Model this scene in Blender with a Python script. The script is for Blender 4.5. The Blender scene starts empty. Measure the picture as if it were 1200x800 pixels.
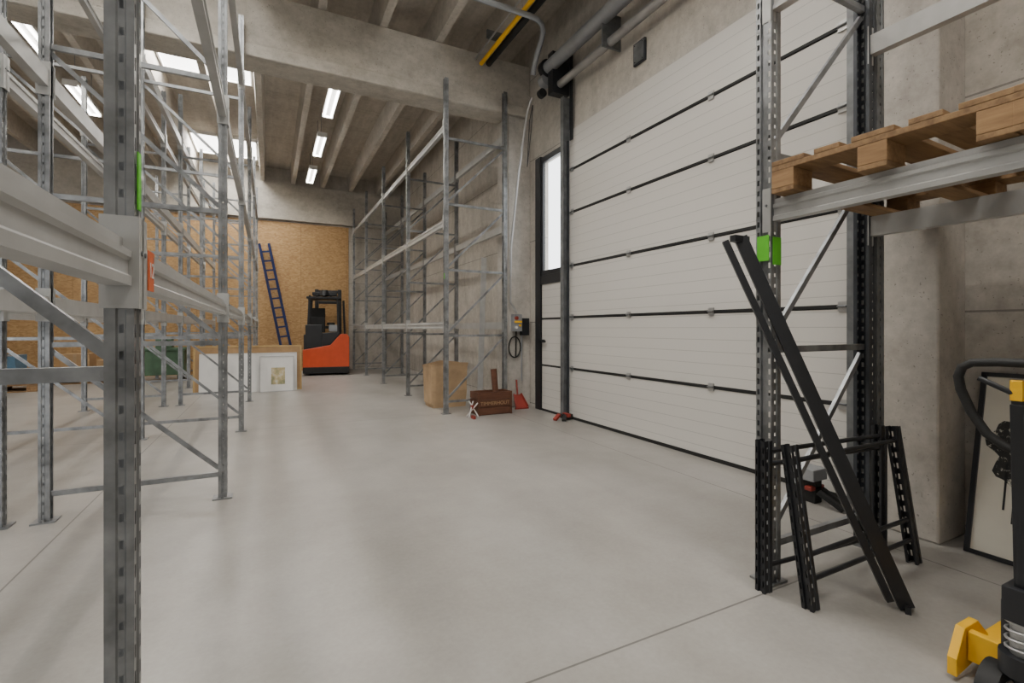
import bpy, math, random
from mathutils import Vector, Matrix
random.seed(4)
D=bpy.data; C=bpy.context
# ---------------------------------------------------------------- materials
def base(name):
    m=D.materials.new(name); m.use_nodes=True
    nt=m.node_tree; b=nt.nodes['Principled BSDF']
    return m,nt,b
def node(nt,t,**k):
    n=nt.nodes.new(t)
    for a,v in k.items(): setattr(n,a,v)
    return n
def coords(nt,scale=(1,1,1)):
    g=node(nt,'ShaderNodeNewGeometry'); mp=node(nt,'ShaderNodeMapping')
    mp.inputs['Scale'].default_value=scale
    nt.links.new(g.outputs['Position'],mp.inputs['Vector']); return mp.outputs[0]
def noise(nt,vec,scale,detail=4,rough=.55):
    n=node(nt,'ShaderNodeTexNoise'); n.inputs['Scale'].default_value=scale
    n.inputs['Detail'].default_value=detail; n.inputs['Roughness'].default_value=rough
    nt.links.new(vec,n.inputs['Vector']); return n.outputs['Fac']
def ramp(nt,fac,stops):
    r=node(nt,'ShaderNodeValToRGB'); e=r.color_ramp.elements
    while len(e)<len(stops): e.new(.5)
    for i,(p,c) in enumerate(stops):
        e[i].position=p; e[i].color=(c[0],c[1],c[2],1)
    nt.links.new(fac,r.inputs[0]); return r.outputs[0]
def mixc(nt,fac,a,b,mode='MIX'):
    n=node(nt,'ShaderNodeMix',data_type='RGBA',blend_type=mode)
    for i,x in ((0,fac),(6,a),(7,b)):
        if hasattr(x,'is_linked'): nt.links.new(x,n.inputs[i])
        else: n.inputs[i].default_value = x if i==0 else (x[0],x[1],x[2],1)
    return n.outputs[2]
def math_(nt,op,a,b=0.0,c=None):
    n=node(nt,'ShaderNodeMath',operation=op)
    for i,x in enumerate((a,b,c)):
        if x is None: continue
        if hasattr(x,'is_linked'): nt.links.new(x,n.inputs[i])
        else: n.inputs[i].default_value=x
    return n.outputs[0]
def axis(nt,ax):
    g=node(nt,'ShaderNodeNewGeometry'); s=node(nt,'ShaderNodeSeparateXYZ')
    nt.links.new(g.outputs['Position'],s.inputs[0]); return s.outputs[ax]
def line(nt,ax,pos,w):
    d=math_(nt,'ABSOLUTE',math_(nt,'SUBTRACT',axis(nt,ax),pos))
    return math_(nt,'LESS_THAN',d,w)
def periodic(nt,ax,period,off,w):
    a=math_(nt,'SUBTRACT',axis(nt,ax),off)
    f=math_(nt,'PINGPONG',a,period/2)
    return math_(nt,'LESS_THAN',f,w)
def bump(nt,b,h,s,dist=.01):
    n=node(nt,'ShaderNodeBump'); n.inputs['Strength'].default_value=s; n.inputs['Distance'].default_value=dist
    nt.links.new(h,n.inputs['Height']); nt.links.new(n.outputs[0],b.inputs['Normal'])
def mat(name,col,rough=.5,metal=0,var=.08,scale=6,stretch=(1,1,1),bmp=0,emis=0,spec=.5):
    m,nt,b=base(name)
    f=noise(nt,coords(nt,stretch),scale)
    lo=[max(0,c*(1-var*1.6)) for c in col]; hi=[min(1,c*(1+var*1.6)) for c in col]
    nt.links.new(ramp(nt,f,[(.3,lo),(.7,hi)]),b.inputs['Base Color'])
    b.inputs['Roughness'].default_value=rough; b.inputs['Metallic'].default_value=metal
    b.inputs['Specular IOR Level'].default_value=spec
    if bmp: bump(nt,b,f,bmp)
    if emis:
        b.inputs['Emission Color'].default_value=(1,.98,.93,1); b.inputs['Emission Strength'].default_value=emis
    return m
def concrete(name,c1,c2,stretch,joints=(),rough=.8,fine=.3,jcol=(.15,.14,.13),stain=.2):
    m,nt,b=base(name)
    a=noise(nt,coords(nt,stretch),1.3,6,.65); d=noise(nt,coords(nt),14,5,.7)
    st=noise(nt,coords(nt,tuple(s*5 for s in stretch)),1.0,4,.6)
    bl=noise(nt,coords(nt),2.6,7,.7)
    pit=noise(nt,coords(nt),60,2,.5)
    col=ramp(nt,a,[(.36,c1),(.64,c2)])
    col=mixc(nt,fine,col,ramp(nt,d,[(.35,[x*.65 for x in c1]),(.65,[min(1,x*1.25) for x in c2])]))
    col=mixc(nt,stain,col,ramp(nt,st,[(.38,[x*.65 for x in c1]),(.62,[min(1,x*1.2) for x in c2])]))
    col=mixc(nt,stain*.9,col,ramp(nt,bl,[(.4,[c1[0]*.66,c1[1]*.61,c1[2]*.56]),(.58,[min(1,x*1.1) for x in c2])]))
    col=mixc(nt,math_(nt,'MULTIPLY',math_(nt,'LESS_THAN',pit,.30),.6),col,[x*.35 for x in c1])
    for j in joints:
        k=line(nt,*j[1:]) if j[0]=='l' else periodic(nt,*j[1:])
        col=mixc(nt,math_(nt,'MULTIPLY',k,.75),col,jcol)
    nt.links.new(col,b.inputs['Base Color']); b.inputs['Roughness'].default_value=rough
    bump(nt,b,d,.35,.005)
    return m
M={}
M['wall']=concrete('concrete_wall',(.38,.35,.308),(.56,.525,.47),(1,1,.35),[('p',2,1.25,.05,.006)])
M['pil']=concrete('concrete_column',(.38,.355,.32),(.53,.50,.455),(1,1,.5))
M['ceil']=concrete('concrete_ceiling',(.41,.375,.325),(.57,.53,.47),(2.5,.3,1),[('p',1,2.4,.6,.004)],jcol=(.16,.15,.13))
M['beamc']=concrete('concrete_beam',(.38,.35,.30),(.54,.505,.445),(.5,1,1))
# floor
m,nt,b=base('concrete_floor')
a=noise(nt,coords(nt),.7,6,.6); d=noise(nt,coords(nt),3.0,5,.6); e=noise(nt,coords(nt),45,3,.6)
st=noise(nt,coords(nt,(1,.35,1)),1.7,4,.55)
col=ramp(nt,a,[(.36,(.225,.211,.190)),(.64,(.345,.33,.307))])
col=mixc(nt,.4,col,ramp(nt,d,[(.34,(.205,.192,.173)),(.66,(.365,.348,.325))]))
col=mixc(nt,.3,col,ramp(nt,st,[(.38,(.22,.202,.178)),(.62,(.36,.344,.32))]))
col=mixc(nt,.10,col,ramp(nt,e,[(.3,(.16,.155,.145)),(.7,(.44,.43,.41))]))
for ax,p in ((1,1.43),(1,6.5),(1,11.5),(0,-1.1),(0,3.05)):
    col=mixc(nt,math_(nt,'MULTIPLY',line(nt,ax,p,.0045),.8),col,(.07,.065,.06))
nt.links.new(col,b.inputs['Base Color'])
nt.links.new(math_(nt,'MULTIPLY_ADD',a,.16,.28),b.inputs['Roughness'])
b.inputs['Specular IOR Level'].default_value=.5
M['floor']=m
# OSB
m,nt,b=base('osb_board')
v=node(nt,'ShaderNodeTexVoronoi'); v.inputs['Scale'].default_value=16
nt.links.new(coords(nt,(1,1,2.2)),v.inputs['Vector'])
bw=node(nt,'ShaderNodeRGBToBW'); nt.links.new(v.outputs['Color'],bw.inputs[0])
n1=noise(nt,coords(nt),1.2,3)
col=ramp(nt,bw.outputs[0],[(.2,(.31,.17,.065)),(.8,(.51,.33,.15))])
col=mixc(nt,.35,col,ramp(nt,n1,[(.3,(.36,.20,.08)),(.7,(.51,.32,.14))]))
for k in (periodic(nt,0,1.25,.8,.006),periodic(nt,2,2.5,1.7,.006)):
    col=mixc(nt,math_(nt,'MULTIPLY',k,.6),col,(.2,.1,.03))
nt.links.new(col,b.inputs['Base Color']); b.inputs['Roughness'].default_value=.55
M['osb']=m
# sectional door panel
m,nt,b=base('door_panel_white')
k=math_(nt,'PINGPONG',axis(nt,2),.055)
nt.links.new(mixc(nt,math_(nt,'LESS_THAN',k,.0025),(.62,.60,.565),(.43,.415,.39)),b.inputs['Base Color'])
b.inputs['Roughness'].default_value=.4
bump(nt,b,noise(nt,coords(nt),120,2),.06,.002)
M['panel']=m
def wood(name,c1,c2,stretch=(1,8,8)):
    m,nt,b=base(name)
    a=noise(nt,coords(nt,stretch),5,5,.6); d=noise(nt,coords(nt),3,3)
    col=mixc(nt,.3,ramp(nt,a,[(.3,c1),(.7,c2)]),ramp(nt,d,[(.35,c1),(.65,c2)]))
    nt.links.new(col,b.inputs['Base Color']); b.inputs['Roughness'].default_value=.75
    bump(nt,b,a,.2,.003); return m
M['pwood']=wood('pallet_wood',(.14,.075,.035),(.38,.235,.11))
M['pblock']=wood('pallet_block_wood',(.18,.095,.04),(.45,.275,.13),(8,1,8))
M['crate']=wood('dark_crate_wood',(.07,.025,.012),(.15,.06,.03))
M['galv']=mat('galvanised_steel',(.25,.258,.265),.38,.6,.25,9)
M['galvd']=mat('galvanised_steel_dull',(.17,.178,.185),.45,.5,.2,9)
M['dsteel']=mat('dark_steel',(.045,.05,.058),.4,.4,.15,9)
M['beam']=mat('rack_beam_grey',(.41,.41,.40),.4,.15,.07,6)
M['black']=mat('black_powder_coat',(.014,.015,.018),.45,0,.1)
M['rubber']=mat('black_rubber',(.010,.010,.010),.7,0,.1)
M['white']=mat('white_paint',(.72,.71,.69),.5,0,.03)
M['alu']=mat('aluminium',(.45,.45,.45),.35,.7,.06)
M['greyp']=mat('grey_pipe',(.30,.31,.325),.4,.3,.06)
M['yellow']=mat('yellow_paint',(.85,.47,.01),.4,0,.05)
M['red']=mat('red_paint',(.25,.03,.02),.5,0,.06)
M['orange']=mat('orange_red_body',(.56,.07,.02),.35,0,.05)
M['green']=mat('green_label',(.13,.6,.03),.5,0,.04)
M['dgreen']=mat('green_machine',(.06,.12,.065),.5,0,.1)
M['olabel']=mat('orange_label',(.62,.12,.03),.5,0,.04)
M['blue']=mat('dark_blue_paint',(.014,.03,.11),.45,0,.1)
M['bluep']=mat('blue_plastic',(.06,.13,.2),.45,0,.1)
M['kraft']=mat('kraft_paper',(.41,.28,.16),.8,0,.12,5,bmp=.3)
M['card']=mat('cardboard',(.38,.24,.12),.8,0,.08)
M['tube']=mat('fluorescent_tube',(.9,.9,.9),.4,0,0,emis=16)
M['sky']=mat('skylight_diffuser',(.9,.9,.9),.4,0,0,emis=6)
M['mat_']=mat('passepartout',(.68,.65,.57),.7,0,.02)
M['gold']=mat('light_wood_frame',(.45,.3,.12),.5,0,.08)
m,nt,b=base('ink_drawing')
n=noise(nt,coords(nt),30,5,.7)
nt.links.new(ramp(nt,n,[(.56,(.02,.02,.02)),(.62,(.6,.58,.5))]),b.inputs['Base Color']); M['ink']=m
m,nt,b=base('landscape_print')
n=noise(nt,coords(nt),6,4,.6)
nt.links.new(ramp(nt,n,[(.3,(.1,.17,.08)),(.5,(.5,.4,.22)),(.65,(.6,.65,.6))]),b.inputs['Base Color']); M['print']=m
m,nt,b=base('window_glass')
tr=node(nt,'ShaderNodeBsdfTransparent'); mx=node(nt,'ShaderNodeMixShader'); mx.inputs[0].default_value=.06
b.inputs['Roughness'].default_value=.05; b.inputs['Base Color'].default_value=(.8,.85,.85,1)
nt.links.new(tr.outputs[0],mx.inputs[1]); nt.links.new(b.outputs[0],mx.inputs[2])
nt.links.new(mx.outputs[0],nt.nodes['Material Output'].inputs[0]); M['glass']=m

# ---------------------------------------------------------------- builder
class B:
    def __init__(s,mats):
        s.v=[];s.f=[];s.m=[];s.s=[];s.mats=mats;s.T=Matrix.Identity(4)
    def mi(s,k):
        if k not in s.mats: s.mats.append(k)
        return s.mats.index(k)
    def add(s,vs,fs,k,smooth=False):
        o=len(s.v); s.v+=[s.T@Vector(p) for p in vs]
        i=s.mi(k)
        for f in fs: s.f.append([o+j for j in f]); s.m.append(i); s.s.append(smooth)
    def quad(s,a,b,c,d,k): s.add([a,b,c,d],[(0,1,2,3)],k)
    def box(s,x0,x1,y0,y1,z0,z1,k):
        vs=[(x,y,z) for z in (z0,z1) for y in (y0,y1) for x in (x0,x1)]
        s.add(vs,[(0,2,3,1),(4,5,7,6),(0,1,5,4),(2,6,7,3),(0,4,6,2),(1,3,7,5)],k)
    def obox(s,p0,p1,w,h,k,up=(0,0,1)):
        p0=Vector(p0);p1=Vector(p1);d=(p1-p0).normalized();u=Vector(up)
        if abs(d.dot(u))>.99:u=Vector((0,1,0))
        r=d.cross(u).normalized();u=r.cross(d)
        vs=[p+r*a*w/2+u*b_*h/2 for p in (p0,p1) for b_ in (-1,1) for a in (-1,1)]
        s.add(vs,[(0,2,3,1),(4,5,7,6),(0,1,5,4),(2,6,7,3),(0,4,6,2),(1,3,7,5)],k)
    def prism(s,pts,axis_,a0,a1,k):
        def P(p,a):
            return {0:(a,p[0],p[1]),1:(p[0],a,p[1]),2:(p[0],p[1],a)}[axis_]
        n=len(pts); vs=[P(p,a0) for p in pts]+[P(p,a1) for p in pts]
        fs=[tuple(range(n))[::-1],tuple(range(n,2*n))]+[(i,(i+1)%n,n+(i+1)%n,n+i) for i in range(n)]
        s.add(vs,fs,k)
    def cyl(s,p0,p1,r,k,n=14,r2=None):
        p0=Vector(p0);p1=Vector(p1);d=(p1-p0).normalized()
        u=Vector((0,0,1)) if abs(d.z)<.9 else Vector((1,0,0))
        a=d.cross(u).normalized();c=a.cross(d); r2=r if r2 is None else r2
        vs=[p0+(a*math.cos(2*math.pi*i/n)+c*math.sin(2*math.pi*i/n))*r for i in range(n)]
        vs+=[p1+(a*math.cos(2*math.pi*i/n)+c*math.sin(2*math.pi*i/n))*r2 for i in range(n)]
        s.add(vs,[(i,(i+1)%n,n+(i+1)%n,n+i) for i in range(n)],k,True)
        s.add(vs[:n],[tuple(range(n))[::-1]],k); s.add(vs[n:],[tuple(range(n))],k)
    def tube(s,path,r,k,n=10,closed=False):
        P=[Vector(p) for p in path]; L=len(P); vs=[]
        ref=None
        for i in range(L):
            if closed: t=P[(i+1)%L]-P[i-1]
            else: t=P[min(i+1,L-1)]-P[max(i-1,0)]
            t.normalize()
            if ref is None:
                ref=Vector((0,0,1)) if abs(t.z)<.9 else Vector((1,0,0))
            a=t.cross(ref).normalized(); c=a.cross(t).normalized(); ref=c
            vs+=[P[i]+(a*math.cos(2*math.pi*j/n)+c*math.sin(2*math.pi*j/n))*r for j in range(n)]
        fs=[]
        for i in range(L if closed else L-1):
            q=(i+1)%L
            fs+=[(i*n+j,i*n+(j+1)%n,q*n+(j+1)%n,q*n+j) for j in range(n)]
        s.add(vs,fs,k,True)
        if not closed:
            s.add(vs[:n],[tuple(range(n))],k); s.add(vs[-n:],[tuple(range(n))],k)
    def post(s,x,y,z0,h,dr,k,w=.08,dp=.07,pitch=.06):
        g=w*.2
        pr=[(-dp/2,-w*.28),(-dp/2,-w/2),(-dp*.12,-w/2),(-dp*.06,-w/2+.004),(dp*.18,-w/2+.004),(dp*.24,-w/2),(dp/2,-w/2),(dp/2,-g),(dp/2-.01,-g*.8),
            (dp/2-.01,g*.8),(dp/2,g),(dp/2,w/2),(dp*.24,w/2),(dp*.18,w/2-.004),(-dp*.06,w/2-.004),(-dp*.12,w/2),(-dp/2,w/2),(-dp/2,w*.28)]
        holes={3:(.2,.8,.32),6:(.28,.78,.5),10:(.22,.72,.5),13:(.2,.8,.32)}
        pr=[(x+a*dr,y+c) for a,c in pr]
        zt=z0+h
        for i in range(len(pr)-1):
            p,q=pr[i],pr[i+1]
            L=lambda t,z:(p[0]+(q[0]-p[0])*t,p[1]+(q[1]-p[1])*t,z)
            if i not in holes:
                s.quad(L(0,z0),L(1,z0),L(1,zt),L(0,zt),k); continue
            a,b_,hh=holes[i]
            s.quad(L(0,z0),L(a,z0),L(a,zt),L(0,zt),k); s.quad(L(b_,z0),L(1,z0),L(1,zt),L(b_,zt),k)
            z=z0; n=int(h/pitch)
            for j in range(n+1):
                zb=z0+j*pitch+pitch*(1-hh)
                if zb>=zt: zb=zt
                s.quad(L(a,z),L(b_,z),L(b_,zb),L(a,zb),k)
                z=z0+(j+1)*pitch
                if z>=zt: break
    def make(s,name,loc=(0,0,0),bevel=0,parent=None):
        loc=Vector(loc); me=D.meshes.new(name)
        me.from_pydata([v-loc for v in s.v],[],s.f)
        for k in s.mats: me.materials.append(M[k])
        me.polygons.foreach_set('material_index',s.m); me.polygons.foreach_set('use_smooth',s.s)
        me.update()
        o=D.objects.new(name,me); C.collection.objects.link(o); o.location=loc
        if bevel:
            md=o.modifiers.new('bevel','BEVEL'); md.width=bevel; md.segments=2; md.limit_method='ANGLE'; md.angle_limit=.7
        if parent: o.parent=parent
        return o
def text(s,size,loc,rot,k,parent,name='label_text'):
    c=D.curves.new(name,'FONT'); c.body=s; c.size=size; c.align_x='CENTER'; c.align_y='CENTER'; c.extrude=.0005
    c.materials.append(M[k]); o=D.objects.new(name,c); C.collection.objects.link(o)
    o.parent=parent
    o.location=Vector(loc)-parent.location; o.rotation_euler=rot
    return o

# ---------------------------------------------------------------- room shell
WX=3.63; YB=15.0; LX=-7.5; Y0=-3.5
b=B([]); b.box(LX-.2,WX+.2,Y0-.2,YB+.2,-.15,0,'floor'); b.make('floor')
b=B([])
b.box(WX,WX+.07,Y0,5.5,0,5.95,'wall'); b.box(WX,WX+.07,6.13,YB+.2,0,5.95,'wall')
b.box(WX,WX+.07,5.5,6.13,0,2.02,'wall'); b.box(WX,WX+.07,5.5,6.13,3.66,5.95,'wall')
b.make('wall_right')
b=B([]); b.box(LX,WX,YB,YB+.2,0,5.95,'wall'); b.make('wall_back')
b=B([]); b.box(LX,2.1,YB-.03,YB-.002,0,4.2,'osb'); b.make('trim_osb_cladding')
b=B([]); b.box(LX,WX-.005,YB-.1,YB-.005,4.25,5.27,'beamc'); b.box(LX,WX-.01,YB-.13,YB-.1,4.25,4.4,'beamc'); b.make('trim_ring_beam')
b=B([]); b.box(LX-.2,LX,Y0,YB+.2,0,5.95,'wall'); b.make('wall_left')
# front wall (behind the camera) with an invented opening, sized to shape the fill daylight
b=B([]); b.box(LX,-7,Y0-.2,Y0,0,5.95,'wall'); b.box(-3.6,WX,Y0-.2,Y0,0,5.95,'wall'); b.box(-7,-3.6,Y0-.2,Y0,3.2,5.95,'wall'); b.make('wall_front')
# ceiling slab and ribs
b=B([]); b.box(LX-.2,WX+.2,Y0,YB+.2,5.7,5.95,'ceil'); b.make('ceiling')
X=-7.15; i=1
while X<3.5:
    b=B([]); b.prism([(X-.05,5.275),(X+.05,5.275),(X+.085,5.699),(X-.085,5.699)],1,Y0,YB-.001,'ceil'); b.make('trim_%d'%i,(X,6,5.5)); X+=.775; i+=1
b=B([]); b.box(LX,WX-.005,6.56,6.96,4.46,5.27,'beamc'); b.box(LX,WX-.01,6.53,6.56,4.46,4.62,'beamc'); b.make('trim_cross_beam',bevel=.015)
b=B([]); b.box(3.25,WX-.003,6.56,6.96,0,4.455,'pil'); b.make('trim_column_far',bevel=.012)
b=B([]); b.box(3.31,WX-.003,1.31,1.66,0,5.27,'pil'); b.make('trim_column_near',bevel=.012)

# skylights between the ribs
def skylight(x,y,L=1.3,en=46):
    w=.26
    b=B([]); b.box(x-w,x+w,y-L/2,y+L/2,5.665,5.69,'sky')
    t=.03
    b.box(x-w-t,x+w+t,y-L/2-t,y-L/2,5.62,5.695,'white');b.box(x-w-t,x+w+t,y+L/2,y+L/2+t,5.62,5.695,'white')
    b.box(x-w-t,x-w,y-L/2,y+L/2,5.62,5.695,'white');b.box(x+w,x+w+t,y-L/2,y+L/2,5.62,5.695,'white')
    b.make('skylight',(x,y,5.66))
    l=D.lights.new('skylight_light','AREA'); l.shape='RECTANGLE'; l.size=2*w; l.size_y=L; l.energy=en; l.color=(1,.98,.94)
    o=D.objects.new('skylight_daylight',l); C.collection.objects.link(o); o.location=(x,y,5.655)
XR=[-7.15+.775*k+.3875 for k in range(14)]
for y,e in ((9.3,50),(13.6,62),(4.4,48),(.6,41)):  # near-bay pairs are out of view, added as fill light
    for i in (7,8): skylight(XR[i],y,en=e)
for y in (9.3,4.4): skylight(XR[2],y,en=75)  # unseen skylights added on the left side for fill
for y in (3.2,-.2): skylight(XR[11],y,en=68)  # unseen near-bay skylights, added to brighten the foreground

# fluorescent fixtures
def fixture(x,y,z=5.0,L=1.25,en=27):
    b=B([])
    b.box(x-.09,x+.09,y-L/2,y+L/2,z+.03,z+.08,'white')
    for dx in (-.06,.06):
        b.cyl((x+dx,y-L/2+.03,z+.005),(x+dx,y+L/2-.03,z+.005),.016,'tube')
    for e in (-1,1):
        b.box(x-.09,x+.09,y+e*(L/2-.015)-.015,y+e*(L/2-.015)+.015,z-.012,z+.03,'white')
        b.cyl((x,y+e*.4,z+.08),(x,y+e*.4,5.699),.006,'greyp',6)
    b.make('fluorescent_ceiling_light',(x,y,z))
    l=D.lights.new('tube_light','AREA'); l.shape='RECTANGLE'; l.size=.06; l.size_y=L-.08; l.energy=en; l.color=(1,.93,.82)
    o=D.objects.new('fluorescent_lamp',l); C.collection.objects.link(o); o.location=(x,y,z+.026)
for y in (8.6,10.78,12.95,4.3,2.1,-.1): fixture(.93,y)  # near-bay fixtures are out of view, added to light the room
for y in (8.3,10.4,12.6,4.0,1.6): fixture(-2.78,y)  # near-bay end of this row is unseen, added for fill

# ---------------------------------------------------------------- sectional door (door_1)
b=B([]); DY0,DY1=1.9,5.39; FX=3.59
zs=[.02,.66,1.345,2.03,2.74,3.31,3.86]
for i in range(6):
    b.box(FX,WX-.006,DY0,DY1,zs[i]+.012,zs[i+1]-.008,'panel')
    if i<5:
        b.box(FX+.008,WX-.006,DY0,DY1,zs[i+1]-.01,zs[i+1]+.014,'rubber')
        b.obox((FX-.004,DY0,zs[i+1]+.012),(FX-.004,DY1,zs[i+1]+.012),.008,.024,'rubber')
        for k in range(4):
            yy=DY0+.06+(DY1-DY0-.12)*(k/3)
            b.box(FX-.014,FX-.004,yy-.03,yy+.03,zs[i+1]-.025,zs[i+1]+.045,'alu')
            b.cyl((FX-.02,yy-.03,zs[i+1]+.012),(FX-.02,yy+.03,zs[i+1]+.012),.008,'galvd',8)
b.box(FX-.005,WX-.006,DY0,DY1,0,.035,'rubber')
b.box(FX-.004,WX-.006,DY1-.001,DY1+.012,0,3.86,'white')
for yy in (DY1+.05,DY0-.05):
    b.box(3.50,WX-.006,yy-.012,yy+.012,0.02,4.3,'galvd'); b.box(3.49,3.505,yy-.035,yy+.035,.02,4.3,'galvd')
b.box(3.56,3.575,DY1-.09,DY1-.03,3.7,4.95,'black')
b.box(3.535,3.56,DY1-.02,DY1+.0,0.05,3.7,'dsteel')
b.cyl((3.38,5.6,4.74),(3.38,1.75,4.74),.085,'greyp',20)
b.cyl((3.47,5.45,4.47),(3.47,1.75,4.47),.05,'alu',16)
b.cyl((3.38,5.68,4.74),(3.38,5.6,4.74),.12,'black',20)
b.cyl((3.38,5.74,4.60),(3.38,5.62,4.60),.09,'greyp',16)
b.box(3.36,WX-.006,5.46,5.58,4.35,4.9,'black')
b.cyl((3.33,5.73,4.42),(3.33,5.66,4.42),.06,'rubber',14)
for y in (4.4,3.2,2.0): b.box(3.36,WX-.006,y-.01,y+.01,4.4,4.8,'galvd')
def lock(y):
    b.box(3.44,3.58,y-.05,y+.05,.02,.07,'rubber'); b.box(3.46,3.5,y-.12,y+.02,.05,.09,'red')
    b.obox((3.48,y-.02,.07),(3.38,y-.14,.02),.05,.03,'rubber'); b.obox((3.40,y,.07),(3.3,y-.05,.02),.05,.03,'red')
lock(5.36)
b.make('door_1',(FX,(DY0+DY1)/2,0))
b=B([]); b.box(3.28,3.44,1.98,2.16,.16,.24,'greyp'); b.box(3.33,3.41,2.0,2.14,.0,.16,'rubber')
b.box(3.29,3.44,2.0,2.05,.09,.12,'red'); b.obox((3.3,1.96,.1),(3.34,1.82,.015),.05,.03,'rubber'); b.obox((3.42,2.02,.1),(3.46,1.9,.015),.03,.03,'rubber')
b.make('door_floor_clamp',(3.37,2.07,0),bevel=.006)
b=B([]); 
b.box(FX-.02,WX-.006,6.15,6.30,0,3.74,'black')
for z0,z1 in ((.02,.66),(.68,1.34),(1.36,1.86)): b.box(FX,WX-.006,5.50,6.13,z0,z1-.01,'panel')
b.box(FX+.01,WX-.006,5.48,6.15,.64,.69,'rubber'); b.box(FX+.01,WX-.006,5.48,6.15,1.33,1.37,'rubber')
b.box(FX-.015,WX-.006,5.48,6.15,1.85,1.98,'black'); b.box(FX-.01,WX-.006,5.48,6.15,0,.03,'rubber')
b.box(FX-.06,FX,6.05,6.1,1.0,1.04,'black'); b.box(FX-.06,FX-.045,5.95,6.1,1.0,1.03,'black')
b.make('door_2',(FX,5.8,0))
b=B([]); 
for a in ((5.48,5.53,1.985,3.72),(6.10,6.149,1.985,3.72),(5.53,6.10,1.985,2.05),(5.53,6.10,3.64,3.72)):
    b.box(FX-.005,WX-.004,a[0]+.001,a[1]-.001,a[2],a[3],'black')
b.box(WX-.012,WX-.007,5.53,6.10,2.05,3.64,'glass')
b.make('window_1',(FX,5.8,2.8))
# dark recessed junction box above the door
b=B([]); b.box(WX-.03,WX-.004,3.97,4.15,4.1,4.34,'dsteel'); b.box(WX-.036,WX-.03,3.985,4.135,4.115,4.325,'galvd')
for y in (4.0,4.12):
    for z in (4.13,4.31): b.cyl((WX-.036,y,z),(WX-.040,y,z),.006,'black',8)
b.make('junction_box',(WX,4.06,4.2))

# pipes near ceiling
b=B([]); b.cyl((2.78,Y0,5.1),(2.78,6.52,5.1),.03,'yellow'); b.cyl((2.9,Y0,5.13),(2.9,6.52,5.13),.045,'rubber')
b.cyl((2.68,Y0,5.14),(2.68,6.52,5.14),.012,'alu')
for y in (0,2,4,6): b.box(2.64,2.96,y-.015,y+.015,5.16,5.275,'galvd')
b.make('ceiling_pipes',(2.8,3,5.1))
b=B([])
b.tube([(1.3,5.1,4.99),(2.0,5.1,4.99),(2.8,5.1,4.99),(2.92,5.11,4.985),(3.02,5.16,4.975),(3.09,5.25,4.955),(3.13,5.36,4.925),(3.16,5.48,4.88),(3.18,5.58,4.82),(3.19,5.66,4.74),(3.20,5.71,4.65)],.035,'greyp')
for x in (1.38,2.15): b.box(x-.01,x+.01,5.07,5.13,5.02,5.27,'galvd')
b.make('cable_conduit',(2.8,5.1,4.9))
b=B([]); 
b.tube([(3.24,5.82,4.4),(3.22,5.92,4.2),(3.20,6.15,3.4),(3.19,6.36,2.4),(3.22,6.44,1.6),(3.33,6.44,1.44)],.016,'alu',8)
b.tube([(3.26,5.82,4.3),(3.28,5.9,4.0),(3.27,6.0,3.5),(3.26,5.92,4.1),(3.26,5.83,4.3)],.006,'black',6)
b.make('door_cable',(3.25,6.1,3))
b=B([]); b.box(3.29,3.43,6.46,6.556,1.16,1.42,'greyp'); b.box(3.44,3.56,6.47,6.556,1.1,1.36,'black')
b.cyl((3.33,6.46,1.36),(3.33,6.43,1.36),.028,'red'); b.cyl((3.39,6.46,1.25),(3.39,6.44,1.25),.018,'yellow'); b.cyl((3.33,6.46,1.22),(3.33,6.44,1.22),.02,'white')
b.box(3.30,3.42,6.44,6.46,1.29,1.32,'yellow')
pp=[(3.34+.10*math.cos(t),6.53,.92+.16*math.sin(t)) for t in [i*.35 for i in range(-4,16)]]
b.tube([(3.36,6.52,1.16)]+pp,.011,'rubber',8)
b.cyl((3.46,6.53,1.1),(3.46,6.53,.4),.012,'greyp',8)
b.make('door_control_box',(3.4,6.5,1.25))

# ---------------------------------------------------------------- racks
def frame(b,y,xf,xb,H,mp='galv',mb='galv',pitch=.06,z1=.17,w=.068,mpb=None):
    s=1 if xf>xb else -1; dp=w*.84
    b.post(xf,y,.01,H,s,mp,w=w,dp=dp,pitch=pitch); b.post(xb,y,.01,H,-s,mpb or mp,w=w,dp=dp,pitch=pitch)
    for x in (xf,xb):
        b.box(x-.06,x+.06,y-.055,y+.055,0,.01,mp); b.cyl((x,y-.046,.01),(x,y-.046,.025),.009,mp,6)
    a,c=xf-s*.025,xb+s*.025
    z=z1
    while z<H-.1:
        b.obox((a,y,z),(c,y,z),.026,.032,mb)
        b.cyl((a,y-.02,z),(a,y+.02,z),.012,mb,8)
        if z+.93<H-.1: b.obox((a,y+.01,z+.04),(c,y+.01,z+.89),.018,.028,mb)
        z+=.93
def rbeam(b,x,y0,y1,zt,k='beam',side=1,h=.105):
    y0+=.036; y1-=.036
    o=side*.024
    pts=[(x-o,zt-h),(x+o,zt-h),(x+o,zt-h+.02),(x+o*.7,zt-h+.026),(x+o*.7,zt-.05),(x+o,zt-.043),(x+o,zt-.028),(x+o*.3,zt-.022),(x+o*.3,zt),(x-o,zt)]
    b.prism(pts,1,y0,y1,k)
    for yy,e in ((y0,1),(y1,-1)):
        b.box(x-.034,x+.034,min(yy-e*.004,yy+e*.001),max(yy-e*.004,yy+e*.001),zt-h-.05,zt+.05,k)
        xo=x+side*.033
        b.box(min(xo,xo+side*.004),max(xo,xo+side*.004),min(yy-e*.04,yy+e*.002),max(yy-e*.04,yy+e*.002),zt-h-.05,zt+.05,k)
        b.cyl((xo+side*.004,yy-e*.02,zt-.03),(xo+side*.007,yy-e*.02,zt-.03),.006,'galvd',8)
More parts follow.
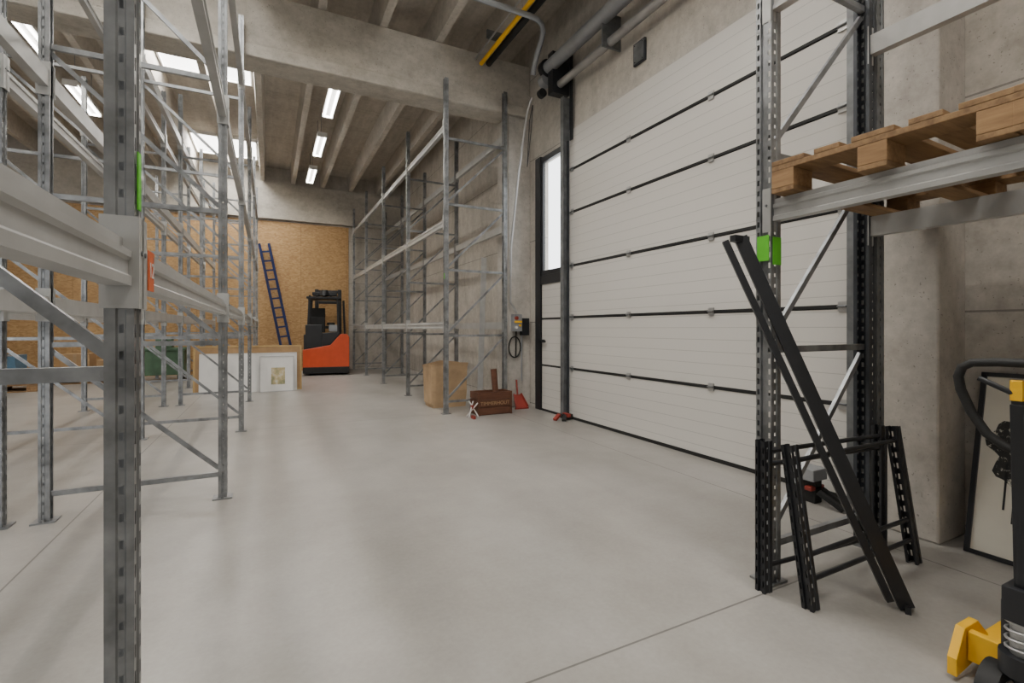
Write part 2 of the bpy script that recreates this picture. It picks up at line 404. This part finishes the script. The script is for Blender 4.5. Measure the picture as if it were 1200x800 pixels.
def rack(xf,xb,Ys,levels,H,mp='galv',pitch=.06,w=.068,mpb=None):
    b=B([])
    for y in Ys: frame(b,y,xf,xb,H,mp,'galv',pitch,w=w,mpb=mpb)
    s=1 if xf>xb else -1
    for i in range(len(Ys)-1):
        for li,z in enumerate(levels):
            rbeam(b,xf,Ys[i],Ys[i+1],z,side=s); rbeam(b,xb,Ys[i],Ys[i+1],z,side=-s)
    return b
YL=[-1.4,1.37,3.98,6.46,9.05,11.6,14.1]
b=rack(-.297,-1.245,YL,[1.40,2.8,4.15],4.85,w=.064)
b.box(-.2675,-.2645,1.35,1.375,1.47,1.60,'green')
b.box(-.2715,-.2685,1.475,1.535,1.295,1.395,'olabel')
b.box(-1.275,-1.22,1.325,1.328,2.0,2.04,'yellow')
r1=b.make('pallet_rack',(-.76,6.4,0))
text('12',.055,(-.2675,1.505,1.345),(math.pi/2,0,math.pi/2),'white',r1)
b=rack(-1.46,-2.41,YL,[1.40,2.8,4.15],4.85,w=.064); b.make('pallet_rack',(-1.93,6.4,0))
YR=[6.47,8.55,10.63,12.71,14.75]
b=rack(2.22,3.14,YR,[1.30,2.75,4.1],4.72); b.box(2.19,2.193,6.44,6.47,1.9,1.98,'green'); b.make('pallet_rack',(2.68,10.6,0))
b=rack(2.13,2.95,[-1.2,1.5],[1.81,2.80],4.85,pitch=.05,w=.08,mpb='dsteel')  # rear post's shade put into its colour with the darker steel
b.box(2.09,2.094,1.47,1.53,1.52,1.64,'green'); b.box(2.10,2.16,1.455,1.457,1.50,1.63,'green')
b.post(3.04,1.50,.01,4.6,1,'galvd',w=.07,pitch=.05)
b.make('pallet_rack',(2.5,.15,0))

# ---------------------------------------------------------------- pallets
def pallet(x,y,z,rot,L=1.2,W=.8):
    b=B([]); b.T=Matrix.Translation((x,y,z))@Matrix.Rotation(rot,4,'Z')
    for yy in (-.35,.35,0):
        b.box(-L/2,L/2,yy-.05,yy+.05,0,.020,'pwood')
        for xx in (-L/2+.0725,0,L/2-.0725):
            b.box(xx-.0725,xx+.0725,yy-.05,yy+.05,.0205,.098,'pblock')
            for dx in (-.03,.03): b.cyl((xx+dx,yy,.1445),(xx+dx,yy,.1455),.005,'galvd',6)
    for xx in (-L/2+.0725,0,L/2-.0725): b.box(xx-.0725,xx+.0725,-W/2,W/2,.0985,.1215,'pwood')
    for yy,w in ((-.3275,.145),(-.165,.1),(0,.145),(.165,.1),(.3275,.145)):
        b.box(-L/2,L/2,yy-w/2,yy+w/2,.122,.144,'pwood')
    b.make('wooden_pallet',(x,y,z),bevel=.004)
pallet(2.655,1.045,1.812,.04); pallet(2.665,.228,1.812,-.01)
# ---------------------------------------------------------------- black leaning parts
def ladder(bx,by,ex,ey,h,tilt,rz):
    b=B([]); d=Vector((ex-bx,ey-by,0)); L=d.length; ang=math.atan2(d.y,d.x)
    b.T=Matrix.Translation((bx,by,0))@Matrix.Rotation(ang,4,'Z')@Matrix.Rotation(-tilt,4,'X')
    b.post(0,0,0.0,h,-1,'black',w=.05,dp=.05,pitch=.055); b.post(L,0,0.0,h,1,'black',w=.05,dp=.05,pitch=.055)
    for z in rz: b.cyl((.02,-.01,z),(L-.02,-.01,z),.011,'black',10)
    b.make('black_rack_frame_section',(bx,by,0))
ladder(2.02,1.445,2.87,1.39,.69,0,(.12,.58,.64))
ladder(2.07,1.26,2.95,1.27,.69,math.radians(8),(.12,.22,.62))
b=B([])
p0=Vector((2.42,1.07,.015)); p1=Vector((1.985,1.54,1.63))
b.obox(p0,p1,.055,.03,'black',up=(1,1,0)); n=(p1-p0).normalized()
b.obox(p0+Vector((-.03,-.02,0)),p0+Vector((.06,.03,0)),.02,.03,'black'); b.obox(p1-n*.01+Vector((-.06,0,.0)),p1-n*.01+Vector((.04,0,0)),.03,.03,'black')
b.make('black_steel_bar',p0)
b=B([])
q0=Vector((2.385,1.115,.03)); q1=Vector((1.93,1.58,1.615))
b.obox(q0,q1,.028,.03,'black',up=(1,1,0)); b.make('black_steel_bar',q0)

# ---------------------------------------------------------------- pallet jack
JX,JY=1.985,.585
b=B([]); b.T=Matrix.Translation((JX,JY,0))
for yy in (-.06,.06):
    b.cyl((0,yy-.025,.09),(0,yy+.025,.09),.09,'rubber',24); b.cyl((0,yy-.027,.09),(0,yy+.027,.09),.05,'alu',16)
b.cyl((0,0,.18),(0,0,.24),.055,'black'); b.cyl((0,0,.24),(0,0,.36),.03,'alu')
hel=[(.038*math.cos(t),.038*math.sin(t),.22+.13*t/(2*math.pi*5)) for t in [i*.4 for i in range(79)]]
b.tube(hel,.005,'alu',6)
b.box(-.045,.045,-.035,.035,.34,.44,'black'); b.cyl((.05,.04,.2),(.05,.04,.36),.025,'black')
b.obox((0,0,.42),(-.03,0,.98),.03,.045,'black',up=(1,0,0)); b.cyl((-.01,0,.45),(-.035,0,1.05),.017,'black')
b.box(-.055,-.03,-.014,.014,.99,1.05,'yellow')
lp=[(0,.84),(.03,.85),(.07,.88),(.105,.94),(.13,1.01),(.135,1.05),(.125,1.08),(.10,1.095),(.04,1.10)]
full=[(-.03-(z-.8)*.05,y,z) for y,z in lp]+[(-.03-(z-.8)*.05,-y,z) for y,z in lp[::-1] if y>0]
b.tube(full,.013,'rubber',10,closed=True)
b.tube([(-.04,-.01,1.0),(-.06,.04,1.03),(-.06,.08,1.05)],.008,'black')
HW=.215
for e in (-1,1):
    a0,a1=sorted((e*(HW-.027),e*HW))
    b.prism([(.09,.02),(.33,.05),(.33,.10),(.25,.17),(.15,.17),(.09,.08)],1,a0,a1,'yellow')
b.box(.16,.19,-HW+.03,HW-.03,.06,.16,'yellow'); b.box(.04,.16,-.07,.07,.12,.20,'black')
b.prism([(.03,.20),(.12,.18),(.12,.36),(.07,.36)],1,-.05,.05,'black')
for e in (-1,1):
    y0,y1=sorted((e*.06,e*HW))
    b.box(.19,1.15,y0,y1,.055,.085,'yellow'); b.box(.19,1.15,y0,y0+.012,.03,.055,'yellow'); b.box(.19,1.15,y1-.012,y1,.03,.055,'yellow')
    b.prism([(1.15,.055),(1.22,.04),(1.22,.05),(1.15,.085)],1,y0,y1,'yellow')
    b.cyl((1.0,e*.14-.035,.04),(1.0,e*.14+.035,.04),.04,'rubber',16)
b.make('pallet_jack',(JX,JY,0),bevel=.003)

# framed picture leaning on the wall
b=B([]); W_,H_=.66,.98
b.T=Matrix.Translation((3.36,.89,.0))@Matrix.Rotation(math.radians(13),4,'Y')
b.box(0,.02,-W_/2+.02,W_/2-.02,.02,H_-.02,'mat_')
for a in ((-W_/2,-W_/2+.022,0,H_),(W_/2-.022,W_/2,0,H_),(-W_/2,W_/2,0,.022),(-W_/2,W_/2,H_-.022,H_)): b.box(-.015,.025,a[0],a[1],a[2],a[3],'black')
pts=[]
for i in range(40):
    t=2*math.pi*i/40; r=1+.12*math.sin(5*t)+.1*math.sin(9*t+1)
    pts.append((-.0015,.075+.165*r*math.cos(t)+.03,.58+.2*r*math.sin(t)))
b.add(pts,[tuple(range(40))],'ink')
for y,z0,z1,w in ((.10,.16,.42,.014),(.15,.2,.45,.012),(.19,.26,.5,.009),(.06,.14,.4,.01),(.125,.12,.4,.007)): b.box(-.0015,-.0005,y,y+w,z0,z1,'black')
b.make('framed_picture',(3.4,.9,0))

# ---------------------------------------------------------------- mid-ground items
b=B([])
def ringpts(x0,x1,y0,y1,z,dz=0): return [(x0,y0,z),((x0+x1)/2,y0-.02,z+dz),(x1,y0,z+dz*.5),(x1+.01,(y0+y1)/2,z-dz),(x1,y1,z),((x0+x1)/2,y1+.02,z+dz),(x0,y1,z-dz),(x0-.01,(y0+y1)/2,z)]
R=[ringpts(2.2,2.72,7.0,7.4,0),ringpts(2.18,2.74,6.99,7.41,.25),ringpts(2.19,2.73,7.02,7.39,.5),ringpts(2.15,2.76,6.98,7.42,.66,.03)]
R.append([(x*.96+2.45*.04,y*.96+7.2*.04,z-.003) for x,y,z in R[-1]]); R.append([(2.45+(x-2.45)*.94,7.2+(y-7.2)*.94,.05) for x,y,z in R[-1]])
vs=[p for r in R for p in r]
b.add(vs,[(i*8+j,i*8+(j+1)%8,(i+1)*8+(j+1)%8,(i+1)*8+j) for i in range(len(R)-1) for j in range(8)]+[tuple(range(8))[::-1],tuple(range(40,48))],'kraft')
b.make('paper_bag',(2.45,7.2,0))
b=B([]); 
for i in range(3): b.box(2.55,3.08,6.10,6.12,.01+i*.105,.105+i*.105,'crate'); b.box(2.55,3.08,6.36,6.38,.01+i*.105,.105+i*.105,'crate')
for i in range(3): b.box(2.55,2.57,6.12,6.36,.01+i*.105,.105+i*.105,'crate'); b.box(3.06,3.08,6.12,6.36,.01+i*.105,.105+i*.105,'crate')
b.box(2.57,3.06,6.12,6.36,0,.02,'crate'); b.box(2.585,3.045,6.14,6.34,.02,.2,'crate')
for x in (2.56,3.05): b.box(x,x+.025,6.09,6.10,.0,.32,'crate')
b.cyl((2.9,6.26,.2),(2.88,6.30,.62),.045,'crate')
o=b.make('wooden_crate',(2.8,6.25,0)); text('TIMMERHOUT',.07,(2.815,6.098,.16),(math.pi/2,0,0),'card',o)
b=B([])
b.tube([(2.38,6.0,0.01),(2.46,6.05,.22)],.008,'white'); b.tube([(2.52,6.0,.01),(2.42,6.1,.22)],.008,'white'); b.tube([(2.40,6.12,.01),(2.5,5.98,.2)],.008,'white')
b.box(2.41,2.44,5.9,6.0,0,.04,'red'); b.cyl((2.44,6.04,.12),(2.44,6.04,.17),.02,'red')
b.make('folding_stand',(2.45,6.05,0))
b=B([]); b.obox((3.02,7.15,0.0),(3.10,7.15,2.35),.09,.02,'beam',up=(0,1,0)); b.make('leaning_plank',(3.02,7.15,0))
b=B([]); b.quad((3.27,6.36,.02),(3.47,6.36,.02),(3.44,6.5,.2),(3.30,6.5,.2),'red'); b.box(3.26,3.48,6.34,6.37,0,.02,'red')
b.obox((3.27,6.35,.03),(3.31,6.5,.21),.01,.04,'red'); b.obox((3.47,6.35,.03),(3.43,6.5,.21),.01,.04,'red')
b.cyl((3.37,6.49,.18),(3.37,6.53,.42),.012,'red'); b.make('dustpan',(3.37,6.4,0))

b=B([]); b.box(-1.0,.4,10.6,11.15,0.0,.78,'card'); b.box(-1.02,.42,10.58,11.17,.74,.80,'gold')
for x in (-1.0,-.3,.35): b.box(x,x+.05,10.575,10.6,0,.76,'gold')
b.make('wooden_box',(-.3,10.9,0))
def leaning(name,x0,x1,y,h,t,face,edge,lean=.12,th=.03,inset=None):
    b=B([]); b.T=Matrix.Translation(((x0+x1)/2,y,0))@Matrix.Rotation(-lean,4,'X'); w=(x1-x0)/2
    b.box(-w+t,w-t,0,th*.8,t,h-t,face)
    for a in ((-w,-w+t,0,h),(w-t,w,0,h),(-w+t,w-t,0,t),(-w+t,w-t,h-t,h)): b.box(a[0],a[1],-.008,th,a[2],a[3],edge)
    if inset: 
        a0,a1,c0,c1,k=inset; b.box(a0,a1,-.003,0,c0,c1,k)
    b.make(name,((x0+x1)/2,y,0))
leaning('wood_framed_panel',-1.25,.57,10.42,.88,.03,'card','gold')
leaning('white_board',-1.15,.48,10.33,.74,.004,'white','white')
leaning('framed_picture',-.17,.42,10.20,.68,.012,'white','alu',lean=.16,inset=(-.1,.14,.14,.46,'print'))

# ladder leaning on OSB wall
b=B([]); A=Vector((.52,14.2,0)); T=Vector((-.14,14.92,3.55)); d=(T-A).normalized(); sd=Vector((.95,.2,.19)).normalized(); sd=(sd-d*sd.dot(d)).normalized()
for e in (-.12,.12): b.obox(A+sd*e+Vector((0,0,.04)),T+sd*e,.025,.07,'blue')
for i in range(13):
    c=A.lerp(T,.06+i*.073); b.obox(c-sd*.12,c+sd*.12,.035,.045,'blue')
b.make('blue_ladder',A)

# reach truck
b=B([]); b.T=Matrix.Translation((1.36,13.6,0))@Matrix.Rotation(math.radians(-8),4,'Z')
b.box(-.56,.56,-.42,.9,.05,.22,'black')
prof=[(-.56,.2),(.56,.2),(.56,.98),(.50,1.06),(.34,1.06),(.10,.78),(-.56,.66)]
b.prism(prof,1,-.42,.35,'orange')
b.prism([(-.54,.66),(.10,.78),(.32,1.05),(.32,1.12),(-.54,1.05)],1,-.38,.3,'black')
b.box(-.5,-.1,-.405,-.38,.70,1.3,'black')
b.box(-.56,.56,-.425,-.35,.08,.22,'rubber')
for x,y in ((-.45,-.3),(.30,-.3),(-.45,.45),(.45,.45)): b.obox((x,y,.9),(x*.9,y,1.98),.06,.06,'black')
b.box(-.48,.36,-.36,.55,1.97,2.03,'black')
for i in range(5): b.box(-.42+i*.17,-.38+i*.17,-.4,.6,2.03,2.06,'black')
b.cyl((-.05,-.3,2.06),(-.05,-.3,2.2),.12,'black',12,.08); b.box(-.35,.25,-.25,.1,2.06,2.15,'black')
for x in (-.3,.3): b.obox((x,.85,.1),(x,.85,2.3),.1,.12,'black')
for z in (.5,1.2,1.9,2.2): b.box(-.3,.3,.82,.9,z,z+.08,'black')
b.box(-.4,-.05,-.2,.15,1.1,1.5,'rubber'); b.box(-.4,-.05,.1,.18,1.3,1.75,'rubber')
b.box(.05,.3,-.2,.1,1.12,1.3,'greyp'); b.cyl((.1,-.1,1.3),(.1,-.1,1.36),.1,'rubber')
for x in (-.35,.35): b.cyl((x-.06,-.2,.11),(x+.06,-.2,.11),.11,'rubber',18)
for x in (-.45,.45): b.box(x-.07,x+.07,.9,1.25,.06,.16,'black'); 
b.make('reach_truck',(1.36,13.6,0),bevel=.02)

# misc on the far left
b=B([]); b.box(-2.95,-1.75,13.2,13.9,.15,.7,'dgreen'); b.box(-2.98,-1.72,13.17,13.93,.7,.76,'dgreen'); b.box(-2.3,-2.0,13.3,13.6,.76,1.0,'dgreen')
for x in (-2.85,-1.85):
    for y in (13.3,13.8): b.cyl((x-.03,y,.075),(x+.03,y,.075),.075,'rubber'); b.box(x-.04,x+.04,y-.03,y+.03,.07,.15,'dgreen')
b.make('green_tool_trolley',(-2.35,13.5,0),bevel=.01)
def carton(x,y,z,w,d_,h,k='card'):
    b=B([]); b.box(x-w/2,x+w/2,y-d_/2,y+d_/2,z,z+h,k); b.box(x-.03,x+.03,y-d_/2-.002,y+d_/2+.002,z+.01,z+h+.002,'kraft')
    b.obox((x-w/2,y-d_/2-.001,z+h*.98),(x+w/2,y-d_/2-.001,z+h*.98),.004,.01,'kraft'); b.make('cardboard_box',(x,y,z),bevel=.005)
pallet(-4.6,12.6,0,.1); pallet(-4.6,12.6,.147,.1); pallet(-3.6,13.9,0,0); pallet(-6.1,10.6,0,0)
carton(-3.8,13.9,.148,.5,.5,.5); carton(-3.2,13.9,.148,.45,.5,.35); carton(-4.6,12.6,.295,.6,.5,.4,'bluep')
carton(-5.7,13.6,0,.8,.6,.7); carton(-5.7,13.6,.705,.6,.5,.4); carton(-6.1,10.6,.148,.9,.6,.6); carton(-6.5,13.7,0,.6,.6,1.1)

# ---------------------------------------------------------------- world + camera
w=D.worlds.new('World'); C.scene.world=w; w.use_nodes=True
bg=w.node_tree.nodes['Background']; bg.inputs[0].default_value=(.95,.98,1,1); bg.inputs[1].default_value=4.5
def portal(loc,rot,sx,sy):
    l=D.lights.new('daylight_portal','AREA'); l.shape='RECTANGLE'; l.size=sx; l.size_y=sy; l.cycles.is_portal=True
    o=D.objects.new('daylight_portal',l); C.collection.objects.link(o); o.location=loc; o.rotation_euler=rot
portal((-5.3,Y0-.1,1.6),(math.pi/2,0,0),3.4,3.2)
cam=D.cameras.new('camera'); co=D.objects.new('camera',cam); C.collection.objects.link(co)
cam.sensor_width=36; cam.lens=563/1200*36; cam.shift_y=-15/1200; cam.clip_start=.03
co.location=(0,0,1.2); co.rotation_euler=(math.pi/2,0,-math.atan(284/563))
C.scene.camera=co
